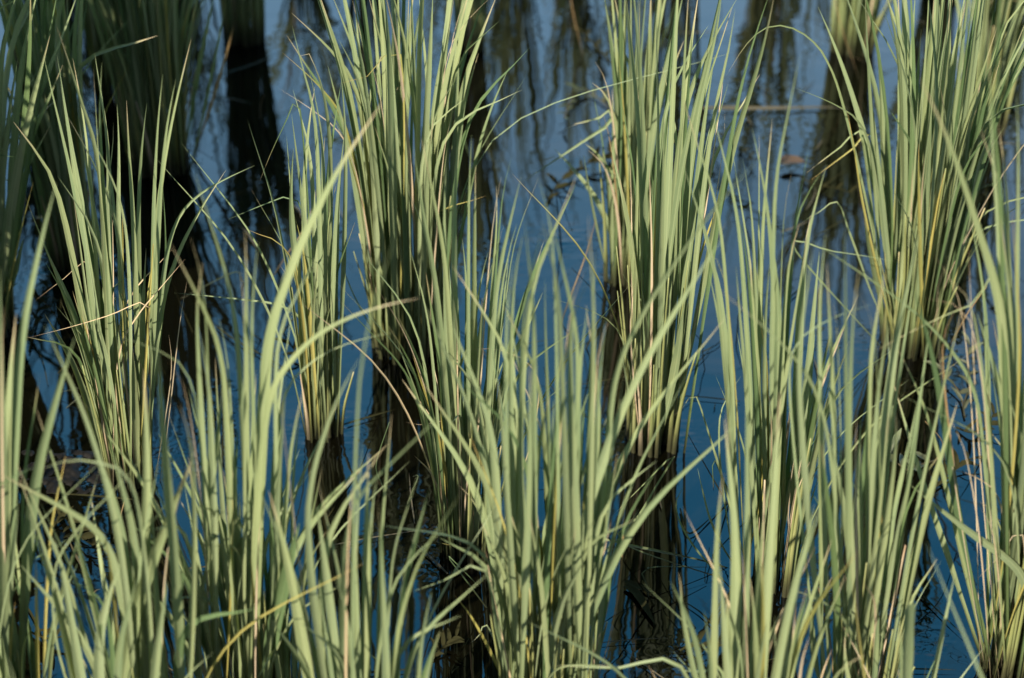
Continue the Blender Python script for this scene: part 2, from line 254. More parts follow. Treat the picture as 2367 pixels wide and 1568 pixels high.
# ------------------------------------------------------------------ traced leaves (tip first), one line each
TR = """
LL 1:540,-60 440,250 330,500 200,800 120,1100 60,1300 w50
LL 1:345,240 265,500 205,800 130,1050 85,1230 w58
LL 1:265,-90 175,250 150,450 110,800 70,1200 w58
LL 1:430,450 330,720 230,900 130,1120 60,1320 w46
LL 1:120,-60 60,150 0,290 -60,700 w60
LL 1:125,390 75,650 45,850 10,1200 w40
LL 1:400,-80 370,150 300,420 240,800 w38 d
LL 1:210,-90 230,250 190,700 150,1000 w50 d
LL 1:-30,1245 60,1235 125,1340 90,1480 40,1640 w42
LL 1:230,1250 170,1480 90,1700 w14 y
LL 4:160,100 100,350 50,550 0,800 w44
LL 4:90,-60 40,150 0,350 -40,600 w60
LL 1:-40,1480 -60,1600 -80,1700 w20
T 1:388,1258 335,1450 4:300,50 230,320 180,620 120,920 60,1320 w88
T 4:515,780 460,950 400,1150 330,1420 280,1568 7:210,350 130,800 w85
T 4:110,620 70,1000 40,1400 7:60,300 20,800 w80
T 4:0,300 -20,900 20,1500 7:20,500 w85
T 4:30,560 10,700 -20,900 w30 t
T 7:130,330 90,600 60,1000 30,1400 w50
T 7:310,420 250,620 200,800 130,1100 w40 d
T 7:245,745 252,850 250,1050 240,1400 w26 y
T 7:218,890 175,985 150,1120 120,1400 w34
T 7:105,1040 80,1140 60,1400 w30 y
T 7:555,735 490,880 430,980 350,1180 260,1420 w26
T 7:690,110 620,350 560,560 480,800 430,950 370,1150 300,1480 w34
T 7:460,-20 430,200 390,330 340,500 300,800 w22 y
D 1:385,170 430,300 520,560 580,800 640,960 720,1120 4:720,0 w40
D 1:392,380 430,640 480,1000 560,1400 4:640,300 690,560 740,850 790,1200 w46
D 1:440,760 600,1010 700,1230 760,1400 820,1568 4:900,350 w24
D 1:600,900 760,1150 860,1400 4:880,60 930,420 w26
D 1:652,370 682,560 695,700 735,880 760,1050 745,1300 740,1568 w40
D 1:700,430 692,600 675,800 690,1000 720,1300 w38
D 1:805,720 820,900 826,1150 820,1400 4:780,100 w40
D 1:780,840 800,1000 760,1200 700,1400 690,1568 w24
D 1:870,690 880,950 890,1200 930,1520 4:930,300 w40
D 1:1010,715 975,900 962,1150 950,1500 4:930,200 w40
D 1:1120,510 1090,750 1075,1000 1060,1500 4:1040,300 w32
D 1:1315,270 1240,550 1170,900 1120,1150 1080,1500 4:1050,200 w34
D 1:1210,545 1150,780 1130,1000 1100,1300 4:1090,100 1060,700 w36
D 1:1120,1290 1145,1568 4:1150,300 1120,600 1080,1000 w24 d
D 1:1750,1140 1500,1240 1340,1330 1230,1450 1180,1568 4:1130,200 1100,500 1060,900 w34
D 1:1555,1170 1480,1290 1380,1420 1300,1568 4:1230,200 1120,420 1010,800 w36
D 1:500,400 560,650 610,1000 630,1300 4:680,200 w30
D 1:170,1340 210,1450 4:240,0 330,200 430,470 540,780 640,1100 720,1480 w20
D 4:1120,60 1050,180 955,330 w12 y
D 4:235,533 430,370 610,255 680,330 740,700 w9 t
D 4:200,782 480,715 790,635 1000,540 1040,620 1030,900 w10 t
D 4:1275,240 1100,450 950,620 780,790 775,1000 800,1400 w16 t
D 4:770,790 780,1050 810,1400 w36 t
D 4:910,845 920,1100 930,1400 w52 g
D 4:908,850 980,980 1080,1190 1060,1300 w12 t
D 4:1160,760 1195,880 1190,1100 1150,1200 w10 t
D 4:1285,400 1240,620 1190,900 1190,1300 w12 t
D 4:830,470 900,600 930,700 w10 y
D 1:770,1470 770,1568 4:800,300 w14 t
D 1:842,1430 845,1568 4:850,300 w14 y
D 1:1065,1500 1060,1600 4:1040,300 w18 y
P 1:1340,1190 1400,1390 4:1440,0 1550,280 1600,520 1640,800 1680,1100 w46
P 2:293,705 200,850 100,980 0,1130 1:2180,1430 4:2150,0 2020,200 1950,450 1890,650 1820,850 1770,1100 w88
P 4:2200,180 2110,360 2010,550 1940,700 1880,850 1860,1050 w36
P 5:545,512 380,530 200,590 0,665 4:2200,735 2080,850 1980,960 1900,1080 1820,1250 1760,1450 w58
P 5:370,745 200,768 0,832 4:2200,890 2080,980 1980,1110 1900,1250 1850,1400 w20
P 4:1170,130 1270,320 1370,500 1440,650 1500,800 1560,1000 1600,1200 w48
P 4:1310,90 1370,300 1420,500 1490,800 w20
P 4:1395,265 1370,420 1340,600 1350,800 1385,1100 w46
P 4:1685,45 1702,250 1690,500 1700,800 1690,1100 1700,1400 w46
P 4:1775,120 1750,350 1730,600 1725,900 1740,1200 w36
P 4:1655,330 1680,480 1690,700 1690,900 w26
P 4:1505,650 1540,800 1580,950 1610,1150 w26
P 4:1380,760 1420,950 1450,1200 1500,1500 w50
P 4:1480,920 1490,1200 1510,1500 w30
P 4:2090,1130 2040,1350 1980,1568 7:1940,400 w36
P 4:1965,1000 1960,1200 1930,1568 7:1880,500 w34
P 4:810,780 980,810 1150,880 1280,970 1360,1100 1440,1300 w20
P 4:1150,935 1280,990 1410,1075 w10 t
E 4:1200,475 1450,495 1700,525 1950,555 2120,580 2170,700 w16
P 7:1640,520 1540,620 1440,700 1380,850 1340,1100 w40
P 7:1300,50 1340,350 1350,700 1340,1100 w42
P 4:1530,1100 7:1470,100 1450,350 1420,700 1380,1000 w46
P 7:1650,280 1640,600 1650,900 1600,1300 w46
P 4:1830,1120 7:1790,0 1740,300 1700,700 1700,1000 w50
P 7:1590,220 1610,330 1620,500 w16 y
P 7:1800,450 1770,590 1750,800 w20 t
P 7:1450,880 1560,1010 1650,1170 w10 t
P 7:2060,500 2000,800 1900,1100 1850,1400 w110 d
P 7:1900,560 1850,850 1800,1200 w60 d
Q 4:310,700 400,900 480,1080 560,1250 640,1420 7:760,350 830,620 900,850 w52
Q 4:1080,760 1090,1000 1110,1300 7:1120,0 1150,300 1190,700 1230,1000 w80
Q 4:1230,1230 1290,1400 1340,1568 7:1400,400 w46
Q 4:990,1000 7:1010,0 1030,350 1000,650 950,900 w84
Q 4:1340,1560 7:1290,150 1200,350 1120,550 1030,800 930,1100 800,1400 w96
Q 7:-20,150 60,200 300,320 480,410 600,480 720,560 800,750 900,950 w66
Q 7:310,120 400,60 550,50 700,75 850,130 960,200 1030,400 w38
Q 7:640,-60 700,60 800,400 850,620 900,850 w86
Q 7:770,0 860,330 925,500 940,700 945,900 w76
Q 7:830,780 740,1000 680,1250 600,1500 w84
Q 7:990,50 800,270 600,470 300,790 50,1050 w14
Q 7:370,600 420,750 450,950 500,1200 w70
Q 7:1150,900 1100,1200 1060,1500 w70
Q 7:700,530 745,640 800,860 w30 y
Q 7:480,900 640,950 750,1030 860,1150 w40 d
R 7:1850,280 1940,560 1990,800 2030,1000 2080,1250 2140,1568 w84
R 7:2180,380 2210,650 2260,900 2290,1200 2320,1568 w80
R 5:130,930 4:2366,1080 2280,1280 2200,1480 7:2150,200 2080,420 2040,800 w56
R 8:300,-20 200,130 120,250 50,370 7:2200,600 2080,850 w60
R 8:195,20 180,300 185,700 180,1100 180,1568 w70
R 8:275,560 290,800 310,1100 330,1568 w58
R 8:15,600 30,900 20,1300 10,1568 w60
R 8:110,560 120,1000 100,1400 w50
R 8:255,200 225,330 200,470 190,800 w46
R 8:632,960 590,1150 540,1350 490,1568 w46
R 8:682,1250 630,1400 580,1568 w42
R 8:600,330 540,550 500,700 440,900 400,1150 370,1300 w42 d
R 8:540,160 480,350 420,520 370,650 340,800 320,1100 w24
R 5:905,1120 700,1290 440,1568 8:300,130 160,280 20,410 7:2250,650 w24
R 8:740,525 500,720 320,920 200,1040 w26
R 8:1030,840 820,1030 610,1220 480,1350 350,1490 w36
R 8:130,100 60,280 0,430 w24 t
R 5:385,80 310,300 225,520 170,850 130,1050 50,1350 w26
R 7:2060,760 2130,870 2200,980 w30
R 4:1930,890 1900,1020 1870,1150 w12 t
E 1:2010,180 2060,400 2110,580 2160,720 2195,900 2200,1200 w34
E 1:2065,385 2110,350 2170,430 2220,580 2260,800 2275,1000 2280,1250 4:2260,100 w40
E 1:2015,620 2080,850 2130,1000 2165,1200 2160,1500 w40
E 1:2165,600 2140,750 2110,900 2095,1200 2080,1500 4:2090,200 w42
E 1:2005,780 2030,1000 2060,1200 2080,1400 4:2110,100 w30
E 1:2018,1020 2000,1200 1990,1450 4:2010,100 2050,350 2100,600 w48
E 1:2212,1040 2200,1300 2230,1500 4:2240,300 w34
E 1:2120,460 2170,700 2230,950 2280,1200 w26
E 2:-5,420 20,700 50,900 60,1300 w34
E 2:40,870 10,1050 -20,1300 1:2330,1500 w26
E 1:2366,950 2340,1200 2300,1500 4:2290,200 w34
E 4:1690,35 1760,70 1880,110 2030,155 2110,260 w20 y
E 4:1990,60 2010,180 2060,400 2120,700 w14 y
E 4:2100,170 2230,205 2366,245 w12
E 4:2170,130 2220,280 2250,450 2230,800 2180,1100 2140,1400 w16 t
E 5:30,520 4:2330,760 2270,950 2220,1150 w12 t
E 4:1925,285 1990,300 2020,350 w20
E 1:1790,1240 1840,1090 1900,970 1950,870 2040,690 2090,720 2110,1000 w14 d
E 1:1570,1510 1850,1400 2040,1295 2110,1330 2130,1500 w16 d
F 1:2190,-60 2260,180 2350,380 2:60,600 150,800 w50
F 1:2280,-40 2366,130 2:80,330 180,560 230,750 w42
F 1:2005,90 2120,200 2250,300 2366,430 2:60,520 160,660 220,900 w40
F 1:1945,365 2080,480 2220,600 2366,760 2:60,900 130,1100 w22 y
F 1:1910,605 2060,690 2200,790 2366,910 2:60,1000 150,1080 w12 t
F 2:190,-50 260,250 310,420 370,600 382,900 w42
F 2:370,-60 360,200 372,500 378,900 382,1300 w62
F 2:540,-60 560,200 590,380 620,600 620,900 w34
F 2:505,-60 480,300 450,600 430,900 w72
F 2:300,-60 330,200 370,450 w60
F 2:740,-60 735,150 700,500 680,800 670,1000 w42
F 2:1075,-20 1000,150 930,350 860,530 820,700 760,900 w58
F 2:952,370 900,520 850,700 820,900 770,1100 w44
F 2:1165,460 1060,680 990,850 940,1080 890,1300 860,1500 w28
F 2:795,150 825,310 820,560 790,800 w34
F 2:640,-60 630,300 600,600 590,900 w58
F 2:866,680 850,900 800,1100 760,1300 w30
F 2:302,330 235,530 190,700 160,900 180,1200 w38
F 2:400,600 330,760 240,950 180,1130 110,1330 90,1500 w44 
F 2:1040,-20 900,90 820,200 770,300 700,420 650,700 w13 t
F 2:190,365 260,560 300,750 330,900 w12 t
F 2:100,-60 120,200 140,450 200,800 w42
F 2:-10,270 80,430 160,600 220,850 250,1100 w44
F 2:60,60 110,280 150,400 230,600 w36
F 2:-10,578 200,520 430,462 w16 y
F 2:450,885 455,1200 450,1400 w24 y
F 2:290,990 330,1150 360,1300 w16 t
F 2:40,1000 100,1200 160,1400 5:230,200 290,400 w22 y
F 2:-10,880 60,1020 120,1150 170,1350 w16 t
F 5:0,230 60,290 0,500 w10
F 5:170,0 260,250 330,450 370,700 w24
F 5:275,380 310,600 350,800 w20
F 2:870,-20 800,150 760,270 700,500 w12 t
F 2:755,850 700,1000 690,1150 w16 t
F 5:380,75 300,150 230,190 w10 t
L2 2:880,-60 900,100 900,250 w50 y
L2 2:820,-60 840,120 870,250 w50
L2 2:960,-60 940,120 920,280 w44
H 2:385,1160 470,1320 550,1480 5:600,100 660,350 700,600 w16
H 2:505,1010 530,1200 580,1568 5:620,200 670,420 690,650 w48
H 2:560,950 600,1150 640,1350 690,1568 5:730,250 760,450 w42
H 2:815,870 795,1200 770,1500 5:780,200 790,500 780,800 w54
H 2:730,1150 720,1400 5:700,30 740,350 w40
H 2:1245,1220 1200,1400 1160,1568 5:1120,200 1060,500 1010,800 w42
H 2:1365,1220 1300,1400 1230,1568 5:1180,160 1100,420 w12
H 2:1180,1080 1130,1250 1100,1400 1080,1568 w18 d
H 2:1075,1280 1085,1450 5:1080,30 1070,300 1000,600 w30
H 2:1110,1210 1080,1340 5:960,180 w18 t
H 2:928,1440 930,1568 5:930,60 920,350 900,600 w34
H 2:905,930 890,1200 880,1500 5:880,200 w30
H 5:840,100 870,300 880,500 870,800 w36
H 5:1020,190 970,350 930,550 890,800 w32
H 5:1045,270 1010,500 960,700 900,1000 w30
H 5:1215,0 1190,100 1110,400 1020,700 w28
H 5:475,160 530,330 580,520 620,700 660,900 w22
H 5:490,870 560,1100 640,1300 690,1450 8:720,0 w22 y
H 5:620,865 660,1050 720,1300 740,1568 w14 t
H 5:270,470 410,650 480,800 560,1050 640,1300 700,1568 w12 t
H 5:650,690 660,850 700,1000 w14 y
H 5:765,380 790,600 820,760 800,1000 w14 t
H 5:810,845 830,950 850,1200 w16 t
H 5:450,1365 600,1390 720,1415 w8 t
H 5:870,880 950,845 1060,845 1180,880 1280,940 1400,1030 1540,1190 w10 t
H 5:660,820 800,960 950,1080 1080,1280 w26
H 5:-10,520 150,680 300,850 400,930 500,1080 620,1240 w16 d
H 5:330,700 450,880 530,1020 640,1250 w24 d
H 5:400,640 520,850 600,1080 680,1300 w26 d
H 5:1110,540 1050,760 980,1000 w28
H 8:680,0 690,200 700,420 705,530 w12 t
H 8:700,0 740,200 755,400 w12 t
H 8:640,625 820,680 980,725 w10 y
H 8:910,0 860,200 850,450 850,700 w16 t
H 5:980,500 960,800 940,1000 w30
H 8:1090,560 1060,640 1000,700 w14 t
O 5:750,640 830,850 900,1020 980,1200 1040,1400 1070,1568 8:1110,300 w62
O 5:770,285 850,400 950,550 1050,700 1130,850 1190,1000 1260,1300 w44
O 5:1110,540 1190,680 1280,850 1330,1000 1400,1150 1450,1400 w36
O 2:1360,1215 1440,1450 5:1490,100 1500,300 w28
O 5:1270,-30 1290,250 1330,500 1340,700 1350,900 w44
O 5:1390,-30 1440,200 1490,380 1520,520 1530,800 w50
O 5:1450,-30 1530,250 1580,500 1600,650 1660,800 1680,1100 w46
O 2:1630,1200 1560,1380 1480,1568 5:1420,150 1350,350 1280,550 1220,800 w44
O 5:1400,0 1330,250 1280,500 1230,700 1190,1000 w42
O 5:1262,60 1200,300 1165,600 1130,800 w46
O 5:1205,230 1170,400 1150,560 1100,900 w36
O 5:1710,-60 1715,200 1740,450 1760,620 1750,900 w40
O 5:1755,200 1750,450 1740,650 1700,1000 w30
O 5:1705,560 1700,700 1650,900 1620,1100 w46
O 5:1600,440 1580,700 1570,1000 1580,1300 1590,1568 w78
O 5:1190,850 1200,1100 1220,1300 1230,1568 w52
O 5:1442,1190 1400,1350 1345,1500 8:1340,350 1290,700 1260,1000 w66
O 5:1080,1040 1110,1250 1125,1500 8:1140,300 w52
O 5:1305,950 1310,1200 1320,1568 8:1310,300 w56
O 5:1690,560 1760,1000 1790,1250 1800,1450 8:1750,300 w44
O 5:1410,380 1400,700 1420,1000 1440,1300 w34
O 5:1690,300 1620,470 1560,640 1500,800 w14 t
O 5:1715,380 1640,540 1560,720 1450,900 w20 y
O 5:1890,590 1820,700 1750,850 1700,1050 w16 t
O 5:1830,650 1790,900 1760,1100 w36
O 3:530,1110 400,1240 300,1350 180,1500 6:60,110 0,210 5:2200,400 2100,580 1990,750 1930,930 1860,1120 1800,1280 w44
O 6:298,85 200,230 90,400 0,560 5:2200,760 2050,1020 1900,1350 8:1800,100 1700,400 1620,700 1580,950 w70
O 8:985,-40 1010,300 1060,600 1100,900 1150,1300 w66
O 8:1250,-60 1240,400 1230,800 1240,1200 w76
O 8:1470,100 1460,450 1430,800 1400,1100 w50
O 8:1570,260 1530,550 1470,800 1430,1100 w40
O 8:1590,-60 1570,300 1500,700 w80
O 8:1700,60 1705,500 1690,900 w34
O 8:1910,0 1880,300 1800,700 1740,1000 1700,1300 w26
O 8:820,245 900,320 990,410 1050,600 w24
O 8:490,975 700,900 980,805 1060,850 w22
O 8:790,1000 880,1090 1040,1290 w22 y
O 8:895,1330 960,1280 1020,1220 w14
O 8:1870,460 1840,680 1760,900 1680,1100 1600,1350 1550,1568 w18 t
O 8:1740,880 1600,1150 1400,1480 w12 t
O 8:1790,1250 1750,1400 1710,1568 w22 t
O 8:1510,780 1515,950 1510,1200 w22 y
O 8:1000,675 1020,820 1040,1000 w24 t
O 8:1375,820 1395,960 1400,1100 w22 y
O 8:1670,100 1690,400 1680,700 w14 y
O 8:1950,-80 1955,500 1970,950 1860,1250 1800,1500 w12 b
O 8:1265,1390 1180,1450 1120,1510 w16
I 2:1810,-60 1870,200 1880,500 1900,700 1960,1000 w50
I 2:1880,-60 1930,150 1980,500 2000,900 w46
I 2:1960,-60 1985,200 2010,500 2060,900 w44
I 2:2140,-60 2150,300 2120,600 2090,900 w62
I 2:2220,-60 2200,200 2150,600 2110,1000 w36
I 2:2366,-60 2320,200 2250,450 2180,700 2120,1100 w48
I 2:1900,250 1990,430 2080,640 2140,850 2150,1200 w56
I 2:2366,280 2200,600 2150,900 2120,1200 w42
I 2:2040,420 2045,700 2040,1100 w18 y
I 2:1915,380 1940,640 1980,900 w18 y
I 2:1755,425 1860,510 1920,650 w20 t
I 2:1735,570 1830,630 1890,710 1940,900 w42
I 2:1550,890 1640,825 1750,800 1880,850 w26
I 2:1470,1020 1600,1150 1700,1280 1800,1430 1880,1568 w38
I 2:1690,1020 1860,1110 1940,1200 w24 t
I 2:1260,1250 1500,1090 1700,950 1890,830 1950,800 w26
I 2:1650,960 1800,1040 1900,1200 1960,1350 w28
I 2:1935,1250 1890,1330 1870,1420 1900,1500 w30
I 2:1805,770 1850,900 1910,1050 w14 b
I 2:1675,1060 1700,1250 1740,1500 w18
I 5:1825,300 1900,400 1990,530 w16 t
J2 3:400,-20 280,180 180,330 90,560 0,820 2:2250,1100 w48
J2 3:655,-60 610,200 540,430 480,650 410,850 330,1100 270,1330 w54
J2 3:620,-60 540,150 440,500 380,750 340,900 w34 d
J2 3:290,-60 270,200 210,450 110,800 20,1000 w58
J2 3:130,-60 90,250 40,550 0,700 w56
J2 3:60,-60 30,300 20,560 w36
J2 3:380,60 370,350 260,620 200,900 170,1200 w40
J2 2:2230,740 2225,1000 2220,1300 w34
J2 2:2215,460 2280,750 2330,950 3:30,1200 w38
J2 3:240,380 180,700 150,1000 120,1300 w50
J2 3:310,400 290,600 300,760 w18 t
J2 3:310,760 320,950 318,1100 w10 t
J2 2:1995,1110 2005,1300 2010,1500 w15 t
J2 2:2175,1190 2180,1400 5:2160,30 2150,200 2130,450 w34 y
J2 5:2030,390 1990,520 1980,700 2000,1000 w16 t
J2 5:2280,0 2300,300 2260,700 2200,1100 w30
J2 5:2366,560 2340,900 2280,1200 2200,1400 w60
J2 5:2366,1230 2320,1320 2270,1450 w30
J2 5:1920,820 1960,1020 2000,1200 w14
J 3:825,380 780,600 740,800 710,950 670,1150 640,1350 630,1568 w34
J 3:635,820 620,1000 600,1200 570,1568 6:540,200 w36
J 3:495,880 540,1080 570,1200 600,1400 6:640,200 680,420 w40
J 3:220,760 270,950 320,1150 360,1320 420,1568 6:460,250 w38
J 3:15,660 60,850 150,1050 220,1300 300,1568 6:360,200 w28
J 3:430,1090 460,1250 490,1400 500,1568 6:520,200 w30
J 3:545,930 545,1150 540,1400 w20
J 3:770,1180 730,1350 700,1500 6:680,100 w14
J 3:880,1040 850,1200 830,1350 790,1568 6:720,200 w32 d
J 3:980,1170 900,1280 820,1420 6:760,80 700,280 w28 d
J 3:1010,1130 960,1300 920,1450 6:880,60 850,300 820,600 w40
J 3:20,1130 100,1400 6:180,60 260,300 300,500 w40
J 3:130,1300 6:100,20 230,250 300,450 350,700 w44
J 6:405,-60 450,150 480,400 500,700 w36 d
J 6:610,-60 650,250 690,500 690,800 650,1000 w58
J 6:820,0 760,200 710,400 700,600 w44
J 6:195,315 250,560 300,800 340,1100 390,1500 w36
J 6:145,150 240,200 330,290 380,450 w12 y
J 6:592,890 590,1150 600,1350 w20 y
J 6:668,735 665,900 670,1100 w16 y
J 6:385,290 400,600 440,900 480,1200 w34
J 6:620,240 590,500 570,800 560,1200 w36
J 6:480,200 500,500 520,900 w50
J 6:900,-60 860,130 820,400 790,700 w40
J 6:-40,1320 20,1290 100,1170 180,1370 250,1520 w16
J 6:420,1050 330,1170 240,1320 190,1420 w16
J 6:600,1140 640,1230 660,1400 w18 t
J 6:740,1030 720,1200 700,1568 w26
J 9:910,45 830,200 780,330 740,470 w14 t
J 9:800,-20 740,250 730,400 755,800 w12 t
J 9:960,160 900,350 850,520 770,740 w14 y
J 9:1040,240 920,420 850,560 820,700 w10 t
J 9:120,120 150,260 210,500 240,700 w16
J 8:1470,515 1700,580 1940,640 2150,710 9:0,775 180,830 330,885 w18
J 8:1870,455 2100,210 2300,28 2180,250 2050,450 1950,640 w14
J 8:2366,240 2260,380 2180,500 w14
J 9:590,200 600,350 620,500 w26
M 6:915,180 890,350 830,700 800,1000 770,1400 w50
M 6:1002,50 980,250 950,600 950,900 980,1200 w40
M 6:1130,40 1140,300 1140,600 1130,900 1140,1200 w36
M 6:1236,290 1200,500 1170,800 1150,1100 w36
M 6:1010,260 1030,600 1050,900 1060,1200 9:1100,200 w46
M 6:960,400 945,700 955,1100 980,1400 w36
M 6:1415,330 1360,550 1330,800 1300,1000 1280,1300 w50
M 6:1665,-30 1600,250 1530,500 1470,800 1430,1100 1400,1400 9:1330,500 1270,900 w70
M 6:1450,660 1410,800 1390,950 1350,1200 1330,1568 w46
M 6:260,445 450,600 600,720 740,850 850,980 940,1140 1030,1340 9:1100,200 w28
M 6:1320,555 1150,600 980,660 860,750 780,840 700,940 720,1100 w22
M 6:980,890 1020,1080 1060,1300 9:1080,100 w28
M 6:1215,1320 1205,1450 9:1190,100 w28 t
M 6:1240,480 1300,600 1360,720 1400,900 w12
M 6:1040,460 1090,560 1120,700 w12
M 6:1630,1230 1600,1400 9:1560,50 1510,250 1450,450 1420,700 1400,1000 w50
M 9:1575,200 1540,330 1490,560 1460,750 1430,950 w34
M 9:970,-60 1000,200 1040,450 1060,700 1090,1000 w50 d
M 9:1040,-60 1110,250 1160,550 1210,900 w56
M 9:1180,-60 1150,300 1180,700 w46
M 9:1405,385 1385,560 1330,750 1290,1000 w20 y
M 9:1075,680 1090,850 1100,1000 w20 t
M 9:1060,850 980,1000 870,1170 780,1350 w30
M 9:1370,1000 1350,1300 1340,1568 w40
M 9:1240,-60 1255,300 1250,900 w60
M 9:690,940 850,970 1000,1030 1200,1150 1280,1350 w22
M 9:860,700 960,950 1050,1200 1070,1500 w14 b
M 9:1460,1250 1455,1400 1430,1568 w22 t
X 9:1565,1060 1562,1250 1555,1500 w72 gb
X 9:1512,1190 1520,1350 1545,1568 w46
X 9:1135,1270 1120,1450 1100,1568 w50
X 9:1190,880 1200,1000 1200,1200 w18 y
S 6:460,1040 460,1300 470,1560 9:470,300 460,700 w48
S 6:305,1340 330,1568 9:350,250 390,500 395,900 400,1300 w78
S 6:690,1150 660,1400 9:660,200 640,500 600,900 580,1200 w72
S 9:165,1100 200,1300 230,1568 w50
S 8:2330,840 2350,1000 9:0,1000 30,1250 70,1568 w46
S 8:2270,900 2330,1000 9:40,1120 130,1350 200,1568 w52
S 9:298,160 260,400 240,700 255,1000 w50
S 9:270,760 290,1000 310,1300 w60
S 9:320,940 340,1200 350,1500 w60
S 9:925,370 880,550 840,750 790,1000 740,1200 690,1500 w36
S 9:715,1080 640,1220 560,1380 500,1568 w62
S 9:480,870 520,1100 540,1400 w50
S 9:590,240 560,600 530,900 w40
S 9:432,680 440,850 450,1100 w28 t
S 9:1275,1403 1080,1470 880,1568 w30
S 9:893,1278 830,1420 770,1568 w34 t
S 9:1048,1368 1000,1450 940,1568 w34 t
S 9:800,1060 790,1170 770,1300 w24 t
S 8:1290,1180 1500,1280 1700,1380 1900,1480 2050,1568 w26
S 8:1470,1480 1800,1500 2366,1520 w28
S 8:2115,1470 2160,1530 2200,1620 w26 t
S 9:-20,1510 150,1530 300,1545 w34
K 3:950,50 1040,220 1100,420 1160,560 1220,750 1290,1000 1350,1250 1400,1568 w48
K 3:1305,60 1350,250 1380,450 1392,650 1395,900 w48
K 3:1272,-60 1280,300 1300,600 1330,900 w30
K 3:1410,-60 1480,200 1530,450 1540,700 w50
K 3:1500,-60 1520,300 1530,700 w52
K 3:1985,-60 1900,300 1870,500 1830,800 1790,1100 w45
K 3:1750,-60 1740,250 1690,500 1640,800 1620,1100 w60
K 3:1845,140 1800,350 1760,700 1730,1000 w40
K 3:1643,990 1640,1100 1630,1300 w28 y
K 3:1683,1070 1670,1200 1650,1400 w20 t
K 3:1600,1100 1590,1300 1600,1500 w14 t
K 3:1150,760 1190,950 1220,1150 1240,1350 1270,1568 w18 y
K 3:800,610 950,660 1100,720 1250,820 1310,900 1380,1100 w20
K 3:870,1190 1000,1090 1150,970 1240,920 1350,1000 w22
K 3:900,1240 1020,1150 1200,1010 1320,930 1380,980 w18 y
K 3:820,1540 970,1450 1080,1390 1160,1568 6:1240,260 1300,450 1350,600 w14
K 3:320,520 450,240 560,170 680,150 800,180 900,250 980,350 1080,480 1200,800 w18
K 3:1620,-60 1600,300 1560,700 w50
K 3:1660,200 1640,500 1600,800 w44
K 3:1880,-60 1850,200 1800,600 w36
K 3:1300,560 1330,800 1360,1100 w40
K 3:1790,600 1830,820 1860,1050 1850,1300 w30
K 3:1860,820 2000,690 2060,600 w16 t
K 6:1480,258 1280,220 1050,180 780,160 w12 g
K 6:1265,-40 1290,150 1330,350 w36
N 3:1650,540 1780,780 1850,960 1930,1200 2020,1450 6:2060,60 2130,300 2230,600 2310,800 w72
N 3:2135,130 2110,300 2120,550 2160,900 2200,1200 6:2260,60 w40 d
N 3:2310,620 2325,850 2340,1100 2320,1400 w40
N 3:2190,850 2220,1100 2280,1400 6:2300,200 w42
N 3:2060,870 2130,1050 2180,1250 2260,1500 6:2300,150 w46
N 3:2130,600 2140,900 2160,1200 2200,1568 6:2230,250 w48
N 6:2045,620 2110,800 2170,1000 2230,1250 2330,1568 w66
N 6:900,110 1150,280 1350,400 1500,510 1650,630 1780,740 1900,900 2000,1060 2070,1200 2120,1400 w26
N 3:1080,1000 1150,1230 6:1225,1 w2
N 6:1585,390 1640,550 1720,800 1770,1050 1830,1400 9:1860,200 1910,400 1950,650 2000,900 w56 d
N 6:1500,865 1580,1000 1640,1150 1720,1350 1790,1568 9:1830,300 w34
N 6:1465,1080 1530,1300 9:1610,50 1690,280 1760,500 1850,750 1950,1050 2020,1300 w42
N 6:1745,210 1850,370 1950,500 2060,680 w12 t
N 6:1690,510 1850,530 2050,570 2180,640 w18 t
N 6:1350,870 1500,780 1700,690 1850,610 2000,550 2240,480 w18
N 6:1860,210 1700,340 1610,440 w10 t
N 6:1980,100 1900,450 w10 t
N 6:1890,590 1830,700 1770,850 1740,900 w30 b
N 6:1800,1250 1860,1360 1960,1530 9:2100,100 w14 t
N 9:1580,235 1750,370 1900,500 2100,640 2250,740 2366,830 2500,950 w58
N 9:1905,135 2050,190 2200,260 2350,310 w24 t
N 9:2060,350 2200,400 2300,470 w20
N 9:2040,890 2180,720 2360,590 w10 t
N 9:2060,385 2190,420 2200,700 w16 t
N 6:2200,-60 2230,250 2300,600 2320,1000 w44
N 6:2350,650 2340,900 2350,1200 w44
N 6:1990,-60 2070,250 2120,600 2150,900 w40
N 6:1850,370 1930,450 2040,530 2130,620 w26
N 6:2150,650 2230,900 2250,1150 w20 y
N 6:2120,1100 2140,1400 9:2170,200 w30
V 3:2150,-20 2080,200 2030,400 2000,600 w46
V 3:2260,430 2140,620 2080,700 w32
V 3:2130,130 2090,400 2060,650 w40
V 3:2366,20 2250,0 2200,-20 w24 d
V 3:2100,-60 2200,170 2300,350 2366,480 w20 d
V 3:2290,-60 2330,100 2366,200 w40 d
V 3:2240,-60 2200,200 2150,400 w36 d
B 1:1620,130 1530,480 1430,800 1380,950 1340,1160 w30 b
B 1:1300,40 1250,250 1170,600 1150,800 w24 y
B 1:1555,20 1500,300 1440,600 1400,800 w22
B 1:1480,-60 1380,350 1330,700 1290,950 w34
B 1:880,-40 900,300 940,600 1000,900 w30 b
B 1:890,310 800,400 700,490 w12 t
B 1:1020,540 1250,590 1340,610 w12 d
"""
